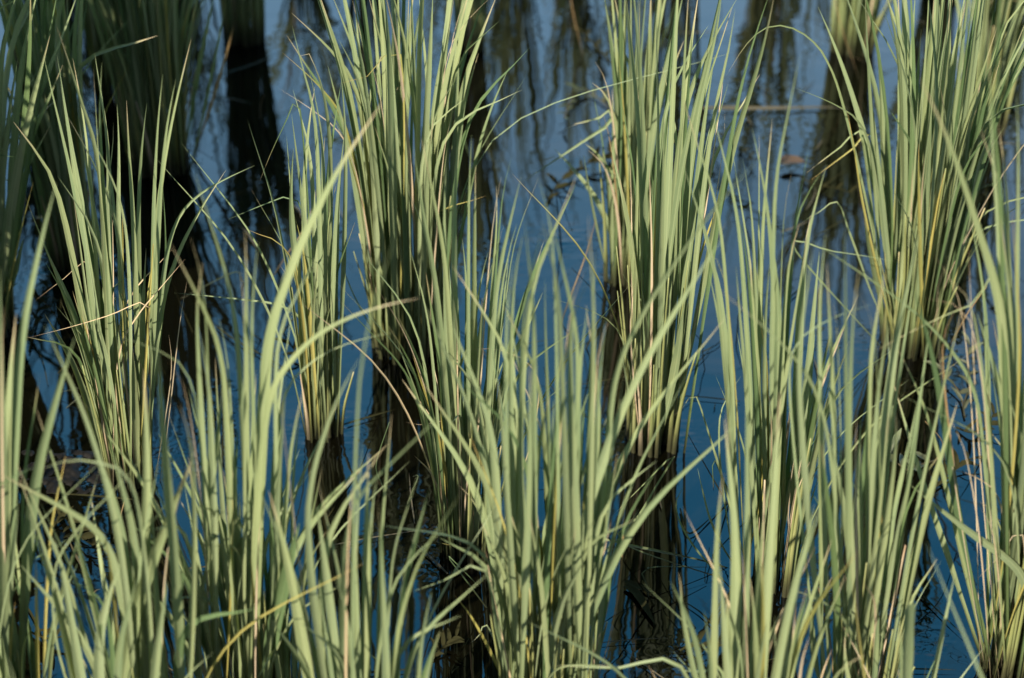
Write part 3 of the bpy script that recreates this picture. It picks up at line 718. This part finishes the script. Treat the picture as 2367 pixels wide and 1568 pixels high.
# key: label, (base x, base y in the picture), base radius m, free blades, height, spread, stems
CL = {
 'LL': ('dense rice clump at the left edge with broad blades leaning right towards the top corner', -40, 760, .045, 50, .66, .16, 16),
 'A': ('dark shaded rice clump standing in the water left of the tall clump with bleached stems', 170, 612, .034, 38, .62, .10, 18),
 'B': ('wide shaded rice clump in the upper left with one orange brown and one yellow stalk', 370, 385, .048, 60, .66, .15, 26),
 'B2': ('shaded rice clump half hidden behind the wide dark clump in the upper left', 272, 215, .040, 34, .62, .12, 14),
 'B3': ('dark rice clump in the far upper left corner behind the leaning blades', 95, 160, .045, 40, .70, .14, 12),
 'C': ('small dark rice clump at the top left with a black reflection in open water', 565, 92, .036, 44, .72, .15, 18),
 'D': ('tall rice clump with bleached stem bases and thin tan straws crossing its left side', 300, 1105, .034, 13, .56, .06, 14),
 'E': ('slender rice clump with an arching top leaf beside the open blue water left of centre', 745, 1002, .024, 8, .50, .07, 10),
 'F': ('largest dense rice clump running off the top of the picture left of centre', 945, 805, .050, 36, .66, .10, 26),
 'L2': ('small yellowish rice clump behind the largest clump at the top centre', 1085, 112, .026, 26, .58, .10, 12),
 'H': ('rice clump in the centre with tan dead leaves hanging at its left foot', 1078, 1272, .032, 18, .52, .10, 16),
 'I': ('rice clump right of centre with weeds tangled at its left side', 1448, 645, .030, 14, .54, .045, 14),
 'J2': ('tall rice clump with a yellow stem standing in front of the weedy clump', 1508, 1022, .036, 18, .64, .075, 20),
 'J': ('rice clump with short pointed tips in front of open water right of centre', 1780, 1340, .036, 12, .52, .06, 14),
 'K': ('broad rice clump at the upper right with two cut yellow stubs and a black foot', 2112, 800, .042, 40, .66, .14, 26),
 'L': ('far olive rice clump at the top right with a long dark reflection below it', 1965, 116, .036, 40, .64, .13, 18),
 'V': ('rice clump in the upper right corner beside deep blue water and crossed straws', 2270, 300, .036, 30, .60, .11, 14),
 'M': ('rice clump at the lower right with one long straight blade reaching highest', 1985, 1660, .038, 9, .50, .05, 14),
 'N': ('rice clump at the right edge with a drooping blade pointing left over the water', 2345, 1545, .038, 24, .62, .08, 22),
 'O': ('broad rice clump at the bottom centre with two long blades leaning to the right', 1275, 1660, .052, 26, .50, .12, 22),
 'P': ('rice clump at the lower left with a long broad blade crossing to the upper right', 590, 1640, .055, 30, .44, .09, 24),
 'Q': ('nearest blurred rice clump in the lower left with crossing wide blades', 330, 1830, .050, 12, .44, .08, 12),
 'R': ('blurred rice clump at the bottom left of centre with upright thick blades', 860, 1880, .042, 10, .50, .10, 10),
 'S': ('blurred rice clump at the bottom edge right of centre with two cut tan stubs', 1745, 1860, .045, 9, .44, .06, 12),
 'X': ('low rice shoot at the bottom right edge with a wide square cut leaf', 2090, 1830, .022, 3, .28, .04, 4),
 'T': ('blurred rice clump in the lower left corner with yellow tipped short leaves', 20, 1720, .045, 16, .54, .06, 14),
}
GROUP = 'rice clumps planted in the flooded paddy'
rng = random.Random(11)
roots = {}
def place_root(key, label, g):
    o = thing('rice_clump', label, 'rice plant', g, GROUP); roots[key] = o; return o
def free_blade(root, g, rad, h, spread, rng, lean=(0, 0), kind=None, thin=False):
    a = rng.uniform(0, 2 * math.pi); r = rad * math.sqrt(rng.random())
    b = g + Vector((math.cos(a) * r, math.sin(a) * r * 0.9, -0.01))
    H = h * rng.uniform(0.45, 1.12); sp = spread * rng.gauss(0.55, 0.4) * (H / h)
    az = a + rng.gauss(0, 0.7)
    d = Vector((math.cos(az), math.sin(az), 0)) * sp + Vector((lean[0], lean[1], 0)) * (H / h)
    bend = rng.random() ** 5 * .8
    p1 = b + Vector((d.x * .12, d.y * .12, H * .34)); p2 = b + Vector((d.x * .45, d.y * .45, H * .70))
    tip = b + Vector((d.x * (1 + bend), d.y * (1 + bend), H * (1 - 0.22 * bend)))
    k = kind or rng.choices(['g', 'd', 'y', 't'], [0.80, 0.165, 0.02, 0.015])[0]
    wd = rng.uniform(.0035, .0085) if k in 'gd' else rng.uniform(.003, .006)
    if thin: wd = rng.uniform(.0014, .003)
    v, f, u = strip([b, p1, p2, tip], wd, rng, nseg=14, roll=rng.uniform(-1.3, 1.3))
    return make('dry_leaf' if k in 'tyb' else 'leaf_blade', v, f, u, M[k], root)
def stems(root, g, rad, n, h, spread, rng):
    for i in range(n):
        a = rng.uniform(0, 2 * math.pi); r = rad * math.sqrt(rng.random())
        b = g + Vector((math.cos(a) * r, math.sin(a) * r * 0.9, -0.02)); H = h * rng.uniform(0.22, 0.52)
        d = Vector((math.cos(a), math.sin(a), 0)) * spread * 0.35 * rng.uniform(0.1, 1.1) * (r / rad)
        v, f, u = tube([b, b + Vector((d.x * .3, d.y * .3, H * .5)), b + Vector((d.x, d.y, H))], rng.uniform(.0027, .0042), rng.uniform(.0005, .0010))
        make('stem', v, f, u, M['s' if rng.random() < 0.88 else 't'], root)
ntr = {}
for line in TR.strip().splitlines():
    q = parse(line); ntr[q[0]] = ntr.get(q[0], 0) + (q[3][0] in 'gd')
for key, (label, bx, by, rad, nb, h, spread, ns) in CL.items():
    nb = max(3, min(int(nb * 1.9), 112 - ntr.get(key, 0)))
    g = ground(bx, by); root = place_root(key, label, g)
    for i in range(nb): free_blade(root, g, rad, h, spread, rng)
    for i in range(6):                                                    # a few thin wisps that lean out across the gaps
        a = rng.uniform(0, 6.28); free_blade(root, g, rad, h * .8, spread, rng, lean=(math.cos(a) * .13, math.sin(a) * .08), kind=rng.choice('tgggddgy'), thin=True)
    stems(root, g, rad, ns, h, spread, rng)
for line in TR.strip().splitlines():
    key, pts, wpx, kind = parse(line)
    if wpx < 1: continue
    _, bx, by, rad, *_r = CL[key]; g = roots[key].location
    pts = pts[::-1]                                                       # root first
    low = pts[0]
    # foot of this leaf inside the clump, on the side it leaves from
    ox = max(-1, min(1, (low[0] - bx) / 90.0)) * rad * 0.8 + rng.uniform(-.3, .3) * rad
    oy = rng.uniform(-0.8, 0.8) * rad
    foot = Vector((g.x + ox, g.y + oy, -0.012))
    lean = rng.uniform(-0.09, 0.05)                                       # how far it comes forward by the tip
    top = min(p[1] for p in pts); span = max(60.0, by - top)
    P = [foot]
    for (x, y) in pts:
        s = max(0.0, min(1.2, (by - y) / span)); q = on_plane(x, y, foot.y + lean * s * s)
        if q.z > 0.012 or len(P) == 1: q.z = max(q.z, 0.012); P.append(q)
    if (P[1] - P[0]).length < 0.015: P.pop(1)
    if len(P) < 3: P.insert(1, P[0].lerp(P[-1], 0.5))
    for _ in range(2):
        S = [p.copy() for p in P]
        for i in range(1, len(P) - 1):
            u1 = P[i] - P[i - 1]; u2 = P[i + 1] - P[i]
            if u1.length > 1e-6 and u2.length > 1e-6 and u1.angle(u2) < R(65): S[i] = P[i] * .5 + (P[i - 1] + P[i + 1]) * .25
        P = S
    scale = (P[-1] - CAM).dot(FW) * TX / 1183.5
    wd = wpx * scale * 1.02
    blunt = kind == 'gb'
    if kind[0] in 'tb': wd *= 0.75
    kk = kind[0]
    v, f, u = strip(P, wd, rng, nseg=max(16, 4 * len(P)), blunt=blunt, roll=rng.uniform(-.6, .6))
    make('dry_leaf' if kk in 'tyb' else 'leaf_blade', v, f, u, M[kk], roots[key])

# clumps whose reflections or shade reach the picture from just outside it
EXT = [(-80, 400), (1180, -130), (1330, -190), (1560, -60), (1790, -95), (860, -120), (420, -110), (2180, -60), (700, -230), (2350, -20), (120, -60), (1050, -300), (1480, -330), (1900, -330)]
for i, (x, y) in enumerate(EXT):
    g = ground(x, y); root = place_root('e%d' % i, 'rice clump standing beyond the top edge, seen mostly as its reflection', g)
    r2 = random.Random(100 + i); rad = r2.uniform(.03, .045)
    for k in range(38): free_blade(root, g, rad, r2.uniform(.56, .7), .17, r2)
    stems(root, g, rad, 12, .6, .12, r2)
def shade_caster(X, Y, rr, h, n):  # added out of view, only to block sun from the upper-left clumps
    root = thing('shade_caster', 'unseen leafy mass added outside the left edge to shade the upper left', 'shade_caster', (X, Y, 0))
    r2 = random.Random(55); V = []; F = []
    for k in range(n):
        u = r2.uniform(0, 2 * math.pi); q = rr * math.sqrt(r2.random()); z = r2.uniform(.05, h)
        c = Vector((X + math.cos(u) * q * (1 - .25 * z / h), Y + math.sin(u) * q, z))
        a = Vector([r2.gauss(0, 1) for _ in range(3)]).normalized(); b = a.cross(Vector((.3, .5, .8))).normalized(); l = r2.uniform(.03, .06)
        m_ = len(V); V += [c - a * l, c + b * l * .4, c + a * l, c - b * l * .4 + Vector((0, 0, .006))]; F += [(m_, m_ + 1, m_ + 2), (m_, m_ + 2, m_ + 3)]
    make('foliage', V, F, None, M['d'], root)
    for k in range(9):
        u = k * .7; e = Vector((X + math.cos(u) * rr * .6, Y + math.sin(u) * rr * .6, h * .85))
        v, f, uu = tube([Vector((X, Y, -.02)), Vector((X, Y, -.02)).lerp(e, .5) + Vector((0, 0, .1)), e], .012, .004); make('stem', v, f, uu, M['b'], root)
shade_caster(-1.2, 2.2, .50, 1.6, 7000)
for i, (X, Y, h, n) in enumerate([(-.88, 1.5, .6, 30),
        (-.8, 1.0, .5, 40), (-.58, .92, .56, 40), (-.33, 1.02, .5, 40), (-.08, .95, .54, 36), (.2, 1.0, .5, 34), (.45, .93, .52, 34)]):
    g = Vector((X, Y, 0)); root = place_root('s%d' % i, 'rice clump standing outside the picture edge, casting shade into it', g)
    r2 = random.Random(300 + i)
    for k in range(n): free_blade(root, g, .06, h, .22, r2, lean=(0.0, 0))

# ------------------------------------------------------------------ the water sheet; 'stir' marks the surface disturbed round each foot
xs = [-400, -40, -8] + [-1.7 + .02 * i for i in range(171)] + [8, 40, 400]
ys = [-400, -40, -4] + [.6 + .02 * i for i in range(221)] + [12, 60, 400]
V = [(x, y, 0) for y in ys for x in xs]; nx = len(xs)
F = [(j * nx + i, j * nx + i + 1, (j + 1) * nx + i + 1, (j + 1) * nx + i) for j in range(len(ys) - 1) for i in range(nx - 1)]
o = make('water', V, F, None, water_mat()); o['kind'] = 'structure'
ra = random.Random(5); feet = [(r_.location.x, r_.location.y, .034) for r_ in roots.values()] + [(ra.uniform(-.8, .8), ra.uniform(1.4, 3.4), .01) for _ in range(16)]
at = o.data.attributes.new('stir', 'FLOAT', 'POINT')
val = []
for (x, y, _z) in V:
    t = 0.0
    if abs(x) < 2 and 0.5 < y < 5.2:
        for (fx, fy, fr) in feet:
            d = math.hypot(x - fx, y - fy)
            if d < .12: t += math.exp(-((d - fr) / .022) ** 2)
    val.append(min(1.0, t))
at.data.foreach_set('value', val)

# ------------------------------------------------------------------ straws lying on the water
def straw(name, label, cat, ptsline, wpx, kind, group=None, z=0.004):
    key, pts, _, _ = parse('x ' + ptsline)
    P = [ground(x, y, z) for x, y in pts]
    c = sum(P, Vector()) / len(P)
    scale = (c - CAM).dot(FW) * TX / 1183.5
    v, f, u = strip(P, wpx * 0.3361 * scale, rng, rooted=False, roll=0.0, fold=0.25, face=Vector((0, -.2, 1)))
    o = make(name, v, f, u, M[kind], None, c); tag(o, label, cat, group); return o
SG = 'dead straws lying on the water'
for a in [
 ('long pale straw lying level on the water at the upper right', '3:150,745 490,748 760,745 1000,740 1190,750', 36, 't'),
 ('thin pale straw lying beside the black reflection at the upper left', '1:1240,600 1400,625 1500,660 1750,715', 14, 't'),
 ('long dark stalk lying slantwise across the water at the upper left', '1:1270,605 1500,520 1750,440 2000,320 2130,260', 12, 'd'),
 ('green leaf lying level on the water at the left edge', '1:-40,1480 300,1500 630,1545', 18, 'g'),
 ('short tan straw afloat between crossed stalks at the right', '6:690,60 800,20 900,-30', 14, 't'),
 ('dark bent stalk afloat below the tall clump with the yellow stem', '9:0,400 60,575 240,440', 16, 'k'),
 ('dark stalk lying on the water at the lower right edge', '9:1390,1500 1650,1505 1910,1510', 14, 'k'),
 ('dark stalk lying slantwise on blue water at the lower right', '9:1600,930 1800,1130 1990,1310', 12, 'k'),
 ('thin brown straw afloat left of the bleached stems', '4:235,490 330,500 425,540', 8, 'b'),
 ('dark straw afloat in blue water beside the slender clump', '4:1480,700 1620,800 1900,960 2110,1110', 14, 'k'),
 ('olive stalk afloat behind the blades at the right edge', '3:1900,1010 2200,985 2380,1000', 14, 't'),
 ('tan straw crossing another on deep blue water at the upper right', '3:2170,600 2260,690 2366,830', 18, 't'),
 ('tan straw slanting up on deep blue water at the upper right', '3:2190,660 2240,580 2300,530', 16, 't'),
 ('dark stalk afloat at the right below the black foot', '6:720,530 800,470 890,400', 14, 'k'),
]: straw('straw', a[0], 'straw', a[1], a[2], a[3], SG)
straw('floating_leaf', 'small reddish brown curled leaf floating on open water', 'leaf', '3:695,1130 770,1105 880,1125', 95, 'r', z=0.012)
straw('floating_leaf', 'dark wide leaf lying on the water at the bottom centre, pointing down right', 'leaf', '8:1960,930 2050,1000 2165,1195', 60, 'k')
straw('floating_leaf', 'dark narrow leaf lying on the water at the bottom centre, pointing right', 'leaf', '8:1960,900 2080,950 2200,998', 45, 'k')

# ------------------------------------------------------------------ water weeds
def weed(label, line, leaves, seed, kind='g', lsz=0.022, rise=0.012):
    r = random.Random(seed); _, pts, _, _ = parse('x ' + line)
    P = [ground(x, y, 0.003) for x, y in pts]
    root = thing('water_weed', label, 'water weed', P[0], 'water weeds between the rice')
    for i, p in enumerate(P): p.z = 0.003 + rise * i / max(1, len(P) - 1)
    v, f, u = tube(P, .0018, .0010, nseg=14, sides=6); make('stem', v, f, u, M['b' if kind != 'k' else 'k'], root)
    Q, L = spline(P, leaves)
    for i in range(1, leaves + 1):
        t = (Q[i] - Q[i - 1]).normalized(); s = 1 if i % 2 else -1
        d = (t.cross(Vector((0, 0, 1))) * s * r.uniform(.5, 1) + t * r.uniform(.2, .9) + Vector((0, 0, r.uniform(.0, .75)))).normalized()
        ln = lsz * r.uniform(.7, 1.4); a = Q[i]; b = a + d * ln * .5 + Vector((0, 0, .002)); c = a + d * ln + Vector((0, 0, -.001 if kind != 'k' else 0))
        c.z = max(c.z, .002); b.z = max(b.z, .003)
        v, f, u = strip([a, b, c], ln * r.uniform(.2, .3), r, rooted=False, roll=r.uniform(-.4, .4), nseg=8, face=Vector((0, -.5, 1)))
        make('leaf', v, f, u, M[kind], root)
weed('leafy green weed on blue water left of the right edge clump', '6:1960,1330 1930,1200 1880,1130 1800,1060 1780,1000', 7, 1)
weed('weed with upright pale leaves right of the black clump foot', '6:1950,1240 1990,1120 1975,1000 1980,880', 6, 2)
weed('pale leafy weed beside the lower right black reflection', '9:1760,70 1640,120 1560,170 1430,90', 7, 3, lsz=.03)
weed('dark weed tangled left of the weedy rice clump', '2:1420,1400 1500,1270 1560,1240 1700,1160 1860,1110', 12, 4, 'k', lsz=.03)
weed('olive weed with tangled stems behind the weedy rice clump', '2:1850,740 1700,640 1600,700 1540,860', 12, 5, 'd', lsz=.022)
weed('brown tangled weed at the top centre right', '2:1860,420 1760,330 1680,250 1600,220 1480,240', 9, 6, 'k', lsz=.016)
weed('dark small weed floating in open blue water left of the slender clump', '4:2110,990 2050,920 1990,870', 4, 7, 'k', lsz=.024)
weed('dark weed below the reddish floating leaf', '3:400,1000 470,1090 520,1150', 6, 8, 'k', lsz=.014)
weed('dark weed behind the floating yellow leaf tip', '3:830,1220 930,1290 1050,1320 1160,1370', 8, 9, 'k', lsz=.018)
weed('brown twiggy weed at the right between the two black reflections', '6:1900,1400 2000,1450 2100,1430 2150,1350', 10, 10, 'k', lsz=.02)
weed('dark weed with small leaves at the right edge of the blue water', '9:1700,290 1800,220 1920,120 2080,90', 10, 11, 'k', lsz=.02)
weed('dark broken stems floating left of the bleached stems', '4:200,880 240,700 280,560 330,480', 8, 12, 'k', lsz=.02)
weed('dark weed floating in the lower left blue water', '7:180,1230 260,1290 360,1330 480,1320', 8, 13, 'k', lsz=.02)
weed('dark weed at the foot of the blurred lower left clump', '7:360,540 440,470 520,600 640,700', 10, 14, 'k', lsz=.022)
weed('dark weed at the bottom centre by the black reflection', '8:640,1430 720,1370 800,1330', 8, 15, 'k', lsz=.018)
weed('dark weed with twigs at the bottom right of centre', '9:0,1380 90,1360 200,1440', 9, 16, 'k', lsz=.02)

# ------------------------------------------------------------------ mat of mud and rotting leaves
def mat_mesh():
    c = ground(150, 1092); nx, ny = 60, 40; v = []; f = []
    for j in range(ny + 1):
        for i in range(nx + 1):
            x = (i / nx - .5) * .14; y = (j / ny - .5) * .09; d = math.hypot(x / .07, y / .045)
            z = .0035 * (1 - d ** 1.6) + .0075 * noise.noise(Vector((x * 60, y * 60, 0))) + .0025 * noise.noise(Vector((x * 170, y * 170, 3))) - .001
            v.append((c.x + x, c.y + y, max(-.006, z)))
    for j in range(ny):
        for i in range(nx):
            a = j * (nx + 1) + i; f.append((a, a + 1, a + nx + 2, a + nx + 1))
    m = bpy.data.materials.new('wet_mud'); m.use_nodes = True; p = m.node_tree.nodes['Principled BSDF']
    p.inputs['Base Color'].default_value = (.006, .0052, .004, 1); p.inputs['Roughness'].default_value = .6; p.inputs['Specular IOR Level'].default_value = .12
    return v, f, m, c
v, f, m, c = mat_mesh(); o = make('mud_clod', v, f, None, m, None, c); tag(o, 'dark wet clod of mud and rotting leaves just breaking the water at the lower left', 'mud')

# ------------------------------------------------------------------ loose bits on the water, thin dead twigs standing in it
r3 = random.Random(77)
def spot():
    return ground(r3.uniform(-60, 2430), r3.uniform(-20, 1640), 0.003)
for i in range(90):
    c = spot(); a = r3.uniform(0, math.pi); l = r3.uniform(.008, .06); d = Vector((math.cos(a), math.sin(a), 0)) * l
    v, f, u = strip([c - d, c + Vector((r3.gauss(0, .003), r3.gauss(0, .003), .001)), c + d], r3.uniform(.0012, .0032), r3, rooted=False, roll=0, fold=.1, nseg=6, face=Vector((0, -.2, 1)))
    o = make('straw', v, f, u, M[r3.choice('ttbkkkk')], None, c); tag(o, 'short scrap of dead rice straw floating on the water', 'straw', 'short straw scraps floating on the water')
for i in range(95):
    c = spot(); c.z = -.01; H = r3.uniform(.04, .2); a = r3.uniform(0, 6.28); q = c + Vector((math.cos(a) * H * .5, math.sin(a) * H * .3, H))
    m_ = c.lerp(q, .6) + Vector((r3.gauss(0, .012), r3.gauss(0, .012), 0)); e = q if r3.random() < .5 else m_ + Vector((r3.gauss(0, .05), r3.gauss(0, .03), -H * .3))
    v, f, u = tube([c, c.lerp(m_, .5), m_, e], r3.uniform(.0007, .0015), .0004, nseg=12, sides=5)
    o = make('twig', v, f, u, M[r3.choice('kkkbd')], None, c.copy()); tag(o, 'thin dead twig standing in the water between the rice clumps', 'twig', 'thin dead twigs standing in the water')
